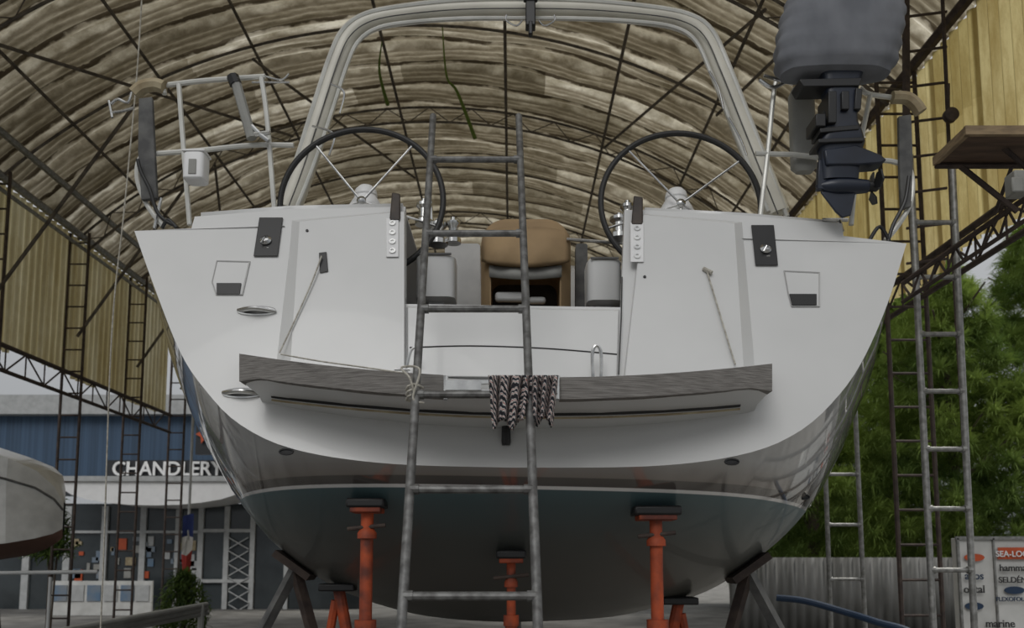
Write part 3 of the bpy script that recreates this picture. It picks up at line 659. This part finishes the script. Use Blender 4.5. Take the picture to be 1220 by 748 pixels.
for s,(u,v) in((-1,(352,668)),(1,(895,672))):
    h=hit(u,v); ro=root('cradle_prop',(h.x+s*.45,h.y,0),"dark angled steel prop bracing the hull side","boat prop","angled boat props")
    g=G(); g.tube([h-Vector((0,0,.06)),(h.x+s*.75,h.y,.05)],.045,4); g.tube([(h.x-s*.05,h.y,.5),(h.x+s*.4,h.y,.7)],.03,4); g.obj('prop_beam','greypad',ro)
    g=G(); g.tube([h-Vector((0,0,.06)),(h.x-s*.45,h.y,.05)],.045,4); g.obj('prop_beam','rust',ro)
    g=G(); g.box(h-Vector((0,0,.03)),(.3,.25,.05),rot=Matrix.Rotation(R(-s*35),3,'Y')); g.obj('prop_pad','rust',ro)
for y in(8.9,9.7):
    g=G(); g.box((.03,y,.09),(.6,.3,.18)); g.obj('keel_block','teak',label="timber block under the keel",cat="timber block",group="keel blocks")
# ================= RIGHT SIDE =================
st=root('scaffold_stage',(3.3,5.4,3.6),"brown plywood work stage on steel brackets beside the shed wall","work platform")
g=G(); a=P(1155,160,5.2); g.prism([a,(a.x+1.3,a.y,a.z),(a.x+1.3,a.y+.4,a.z),(a.x,a.y+.4,a.z)],(0,0,.035)); g.obj('stage_board','plywood',st)
g=G(); g.box((a.x+.64,a.y-.015,a.z+.015),(1.36,.03,.06)); g.box((a.x-.02,a.y+.2,a.z+.015),(.03,.42,.06)); g.obj('timber_edging','timber',st)
g=G(); g.tube([(a.x-.02,a.y+.4,a.z-.02),(a.x+1.3,a.y+.4,a.z-.02)],.02,6)
g.tube([P(1143,197,5.6),P(1212,252,5.6)],.02,6); g.tube([P(1180,162,5.4),P(1240,215,5.4)],.018,6); g.tube([P(1075,338,6.6),P(1222,236,5.6)],.02,6); g.tube([P(1075,360,6.6),P(1222,262,5.6)],.016,6)
for k in range(7):
    t=k/7; t2=(k+.5)/7; 
    g.tube([P(1075+147*t,338-102*t,6.6-t),P(1075+147*t2,360-98*t2,6.6-t2)],.01,5); g.tube([P(1075+147*t2,360-98*t2,6.6-t2),P(1075+147*(t+1/7),338-102*(t+1/7),6.6-t-1/7)],.01,5)
g.tube([P(1185,255,5.9),P(1205,200,5.4)],.014,6); g.obj('stage_bracket','rust',st)
g=G(); g.box(P(1212,220,5.2),(.1,.12,.15)); g.box(P(1212,220,5.13),(.075,.02,.1)); g.obj('junction_box','fender',label="small grey electrical box under the stage",cat="junction box",bevel=.01)
b1=P(1137,330,7.5);b2=P(1092,340,7.5)
hm=root('hoist_mast',((b1.x+b2.x)/2,7.5,0),"rusty steel hoist mast with rungs behind the motor","mast")
g=G(); g.tube([P(1122,-20,7.5),P(1127,90,7.5),b1,(b1.x,7.5,0)],.02,6); g.tube([P(1079,-20,7.5),P(1080,150,7.5),b2],.038,6); g.tube([b2,(b2.x,7.5,0)],.025,6)
for v in range(20,330,42): g.tube([P(1080,v,7.5),P(1128,v-6,7.5)],.013,6)
g.obj('mast_frame','rust',hm)
g=G(); g.lathe([(.05,0),(.065,.01),(.065,.03),(.04,.04),(.065,.05),(.065,.07),(.05,.08)],P(1130,140,7.38),(0,-1,0),18); g.tube([P(1130,100,7.42),P(1130,148,7.42)],.015,6); g.obj('pulley','rust',hm)
g=G(); a=[];b=[]
for i in range(260):
    x=4.5+i*.06; a.append((x,17.5+.03*math.cos(i*1.9),0)); b.append((x,17.5+.03*math.cos(i*1.9),1.62))
g.grid([a,b]); g.obj('boundary_fence','fence',label="low grey corrugated boundary fence",cat="fence",recalc=False,solid=.01)
cb=root('storage_container',(5.9,10.1,0),"white storage cabinet with printed marine brand logos","container")
x0=P(1141,690,10).x; zt=P(1180,641,10).z
g=G(); g.box((x0+.75,10.05,zt/2+.02),(1.5,.12,zt-.04)); g.box((x0+.75,10.05,.03),(1.5,.5,.06)); g.obj('body','boardwhite',cb,bevel=.008)
g=G(); g.box((x0+.75,9.98,zt),(1.52,.04,.04)); g.box((x0+.01,9.98,zt/2),(.025,.04,zt)); g.box((x0+.43,9.98,zt/2),(.02,.04,zt)); g.box((x0+.92,9.98,zt/2),(.02,.04,zt)); g.obj('frame','alum',cb)
for t,u,v,h,mt in (("acos",1161,690,9,'bluepipe'),("ontal",1161,706,9,'signtext'),("hamma",1207,680,8,'signtext'),("SELDÉN",1207,694,7,'signtext'),("FLEXOFOLD",1206,716,5,'bluepipe'),("marine",1192,747,9,'signtext')):
    text(t,P(u,v,9.94),h/100,mt,cb,bold=True)
g=G(); g.prism([P(u,v,9.95) for u,v in((1189,652),(1230,652),(1230,666),(1189,666))],(0,.01,0)); g.obj('logo_block','signred',cb)
text("SEA-LOCK",P(1209,663,9.93),.07,'signwhite',cb,bold=True)
for u,v,w,mt in((1161,664,.24,'signred'),(1161,722,.22,'bluepipe'),(1209,703,.24,'bluepipe')):
    g=G(); c=P(u,v,9.95); g.prism([c+Vector((w/2*math.cos(q/20*6.283),0,.045*math.sin(q/20*6.283))) for q in range(20)],(0,.01,0)); g.obj('logo_oval',mt,cb)
g=G(); g.tube(smooth([P(925,712,8.7),P(960,716,8.6),P(1010,730,8.4),P(1045,741,8.2),P(1090,756,8.0),P(1130,800,7.8),Vector((4.2,7.6,.05))]),.035,10); g.obj('blue_hose','bluepipe',label="thick blue plastic hose sloping down to the ground",cat="hose")
def tree(x,y,h,r,seed,n=9000,name='tree',lab="tall feathery green casuarina tree",trunk=True,mt='leaf',blade=.55,low=.12,bw=.014,cat='tree'):
    rnd=random.Random(seed); ro=root(name,(x,y,0),lab,cat,"trees behind the fence" if name=='tree' else None)
    g=G()
    if trunk:
        g.tube([(x,y,0),(x+.1,y,h*.4),(x,y,h*.9)],[.2,.14,.04],8)
        for k in range(8):
            a=rnd.random()*6.28; z=h*(.3+.07*k); g.tube([(x,y,z),(x+math.cos(a)*r*.7,y+math.sin(a)*r*.7,z+h*.12)],[.06,.02],6)
    else:
        for k in range(3): g.tube([(x+.03*k,y,0),(x+.05*k,y,h*.5),(x+.1*(k-1),y+.05*k,h*.85)],.02,6)
    g.obj('trunk' if trunk else 'stem','bark',ro)
    g=G(); vs=[];fs=[]
    cl=[]; NC=600
    for k in range(NC):
        zz=low+ (1-low)*rnd.random(); w=math.sin(min(1,(1.08-zz)*1.5)*1.57); a=rnd.random()*6.28; q=math.sqrt(rnd.random())
        cl.append(Vector((x+math.cos(a)*r*w*q,y+math.sin(a)*r*w*q,zz*h)))
    for k in range(n):
        c=cl[k%NC]; a=rnd.random()*6.28; el=rnd.uniform(-.5,1.3); d=Vector((math.cos(a)*math.cos(el),math.sin(a)*math.cos(el),math.sin(el)))
        L=blade*rnd.uniform(.4,1.3); w=blade*bw; s=d.cross(Vector((rnd.random(),rnd.random(),1))).normalized()*w
        p0=c+d*L*.08; p1=c+d*L*.65; p2=c+d*L+Vector((0,0,-.3*L)); o=len(vs)
        vs+=[p0-s,p0+s,p1+s,p1-s,p2]; fs+=[(o,o+1,o+2,o+3),(o+3,o+2,o+4)]
    g.add(vs,fs); o=g.obj('foliage',mt,ro,recalc=False); o["kind"]="stuff"
tree(8.0,22.5,7.6,2.0,4,56000,blade=.45,bw=.016); tree(11.3,21.5,9.2,2.1,1,72000,blade=.45,bw=.016); tree(14.6,22.5,10.8,2.3,2,66000,blade=.48,bw=.016); tree(18.6,24,11.2,2.4,6,24000,blade=.8,bw=.02); tree(12.5,28,11.8,3.4,5,48000,blade=.75,bw=.02); tree(8.5,28.5,9.4,2.6,8,24000,blade=.8,bw=.02)
# ================= LEFT SIDE =================
bd=root('shop_building',(-11,31,0),"blue boat supply shop building with white canopy and glazed front","building")
YB=26.
def bx(u0,u1,v0,v1,y,dy,name,mt,par=bd,bevel=0,label=None,z0=None):
    a=P(u0,v0,y);b=P(u1,v1,y); zb=b.z if z0 is None else z0
    g=G(); g.box(((a.x+b.x)/2,y+dy/2,(a.z+zb)/2),(abs(b.x-a.x),dy,abs(a.z-zb))); return g.obj(name,mt,par,bevel=bevel,label=label)
bx(-260,440,491,575,YB+1,6,'upper_wall','buildblue')
bx(-260,440,470,493,YB+.6,7,'roof_edge','canopy')
g=G(); prof=[]
for i in range(13):
    a=math.pi*i/12; prof.append(P(183-113*math.cos(a),572+30*math.sin(a)**.8,YB-.9))
g.prism(prof,(0,1.8,0)); g.obj('canopy','signwhite',bd)
bx(60,300,567,573,YB-1.0,1.9,'canopy_top','canopy')
bx(128,300,548,568,YB-.2,.4,'sign_band','signdark')
bx(-260,440,600,690,YB+1,.1,'shop_glazing','glass',z0=.0)
text("CHANDLERY",P(199,566,YB-.3),.44,'signwhite',bd,bold=True,width=3.4,ext=.02)
for u in (30,78,122,168,210,237,268,299,340): bx(u,u+2.5,603,700,YB+.9,.12,'mullion','frame',z0=.0)
bx(237,302,630,634,YB+.88,.12,'transom_bar','frame'); bx(0,236,632,635,YB+.88,.12,'transom_bar','frame')
bx(237,302,690,694,YB+.88,.12,'transom_bar','frame')
rnd=random.Random(11)
for k in range(34):
    u=84+rnd.random()*145; v=638+rnd.random()*46; bx(u,u+3+rnd.random()*9,v,v+4+rnd.random()*12,YB+.95,.05,'window_display',rnd.choice(['postblue','canopy','signred','fender','beige','postblue']))
g=G()
for k in range(6):
    v=640+k*16
    g.tube([P(272,v,YB+.85),P(296,v+14,YB+.85)],.02,5); g.tube([P(296,v,YB+.85),P(272,v+14,YB+.85)],.02,5)
g.obj('door_lattice','frame',bd)
pb=bx(60,180,692,722,YB-2,.1,'poster_board','boardwhite',par=None,label="row of printed posters below the shop window",z0=0.0); pb["category"]="poster board"; WP[pb.name]=pb.location.copy()
for k,u in enumerate((64,84,104,124,144,162)): bx(u,u+15,697,716,YB-2.04,.03,'poster','postblue' if k%2==0 else 'canopy',par=pb)
fs=bx(234,256,503,541,YB-1,.2,'hanging_sign','signdark',par=None); tag(fs,"dark hanging shop sign with orange emblem","sign"); WP[fs.name]=fs.location.copy()
g=G(); c=P(243,517,YB-1.1); g.prism([c+Vector((.25*math.cos(a/10*6.283)*(1 if a%2 else .5),0,.3*math.sin(a/10*6.283)*(1 if a%2 else .5))) for a in range(10)],(0,.03,0)); g.obj('sign_emblem','signred',fs)
q=P(231,470,18)
g=G(); g.tube([(q.x,18,0),q],.03,8); fp=g.obj('flag_pole','frame',label="slim pole carrying a drooping striped flag",cat="flagpole"); WP[fp.name]=fp.location.copy()
g=G(); g.grid([[P(218,615,17.9),P(226,612,17.9),P(231,612,18)],[P(217,640,17.8),P(224,638,18),P(230,640,18)],[P(216,660,17.9),P(222,662,17.8),P(229,655,18)],[P(218,690,17.9),P(221,692,17.9),P(226,685,18)]]); g.m=[0,0,1,1,2,2]; g.obj('flag',['flagblue','signwhite','flagred'],fp,recalc=False)
nb=root('motorboat',(-7.3,10.5,0),"white angular motorboat with brown bottom parked beside the shed","motorboat")
YN=10.5; rws=[]
for u,hw,vt,vk,vb in((77,.02,600,630,640),(72,.12,582,636,646),(60,.3,564,642,654),(38,.5,551,648,662),(0,.62,537,652,668),(-90,.7,526,656,674),(-200,.7,520,658,676)):
    p=P(u,vt,YN);k_=P(u,vk,YN);q=P(u,vb,YN); x=p.x
    rws.append([Vector((x,YN-hw,p.z)),Vector((x,YN-hw*1.03,p.z*.75+k_.z*.25)),Vector((x,YN-hw*.9,k_.z)),Vector((x,YN-hw*.4,q.z+.04)),Vector((x,YN,q.z)),Vector((x,YN+hw*.4,q.z+.04)),Vector((x,YN+hw*.9,k_.z)),Vector((x,YN+hw*1.03,p.z*.75+k_.z*.25)),Vector((x,YN+hw,p.z))])
g=G(); g.grid(rws); g.grid([[r[0] for r in rws],[(r[0]+r[-1])/2+Vector((0,0,.04)) for r in rws],[r[-1] for r in rws]])
g.add(rws[-1],[tuple(range(9))])
n1=(len(rws)-1)*8
g.m=[(1 if 2<=i%8<=5 else 0) if i<n1 else 0 for i in range(len(g.f))]
g.obj('hull',['creamhull','brownhull'],nb,ang=22)
g=G(); g.tube([r[1]+Vector((0,-.01,.0)) for r in rws],.014,8); g.obj('rub_rail','greypad',nb)
for a,b in(((-6.9,10.2,0),(-6.9,10.4,1.55)),((-6.5,10.9,0),(-6.6,10.7,1.6))):
    g=G(); g.tube([a,b],.05,8); g.obj('support_leg','rust',nb)
q=P(60,690,9.15)
g=G(); g.tube([P(-30,683,9),P(116,681,9.3)],.022,10); g.tube([(q.x,9.15,1.4),(q.x,9.15,0)],.018,8); g.obj('barrier_pipe','canopy',label="white horizontal pipe barrier",cat="pipe")
g=G()
for k in range(3): g.tube([P(70,752+k*6,6+.1*k),P(246,720+k*5,8)],.025,10)
q=P(240,720,7.9); g.tube([q,(q.x,7.9,0)],.03,8); q=P(75,757,6.1); g.tube([q,(q.x,6.1,0)],.03,8)
g.obj('mast_section','fender',label="stacked pale aluminium mast tubes on low legs",cat="mast")
tree(-8.1,14.8,2.6,.4,21,2600,'shrub',"leafy green shrub beside the lattice column",False,'leaf2',.22,.62,.05,'shrub')
tree(-6.6,17.0,1.3,.5,22,2600,'shrub',"low dark green shrub outside the shop",False,'leaf2',.22,.12,.05,'shrub')
q=P(122,700,6)
g=G(); g.tube(smooth([P(170,-20,6),P(163,90,6),P(148,250,6),P(133,400,6),q,Vector((q.x,6,0))]),.006,6); g.obj('rope','rope',label="long pale rope hanging from the roof",cat="rope")
for pts in ([(527,30),(532,90),(545,110),(566,165)],[(455,50),(452,85),(462,125)]):
    g=G(); n=6*(len(pts)-1)+1; g.tube(smooth([P(u,v,11.5) for u,v in pts]),[.008+.022*i/n for i in range(n)],6); g.obj('torn_strip','leaf',label="torn green strip dangling from the roof",cat="strip",group="dangling strips")
# ================= LIGHT =================
w=bpy.data.worlds.new("world"); scene.world=w; w.use_nodes=True; bg=w.node_tree.nodes['Background']
tc=w.node_tree.nodes.new('ShaderNodeTexCoord'); sp=w.node_tree.nodes.new('ShaderNodeSeparateXYZ'); rp=w.node_tree.nodes.new('ShaderNodeValToRGB')
w.node_tree.links.new(tc.outputs['Generated'],sp.inputs[0]); w.node_tree.links.new(sp.outputs[2],rp.inputs[0]); w.node_tree.links.new(rp.outputs[0],bg.inputs[0])
rp.color_ramp.elements[0].color=(.42,.44,.46,1); rp.color_ramp.elements[1].color=(.93,.94,.96,1); rp.color_ramp.elements[1].position=.8
bg.inputs[1].default_value=.7
def sun(e,ang,rot,c=(1,1,1)):
    l=bpy.data.lights.new("sun",'SUN'); l.energy=e; l.angle=R(ang); l.color=c; o=bpy.data.objects.new("sun",l); o.rotation_euler=[R(x) for x in rot]; o.location=(0,-5,12); COL.objects.link(o)
sun(.9,30,(52,0,-15),(1,.985,.96))
sun(2.6,20,(-12,38,0),(1,.97,.9))  # second sun, added to brighten the translucent roof and right wall from outside
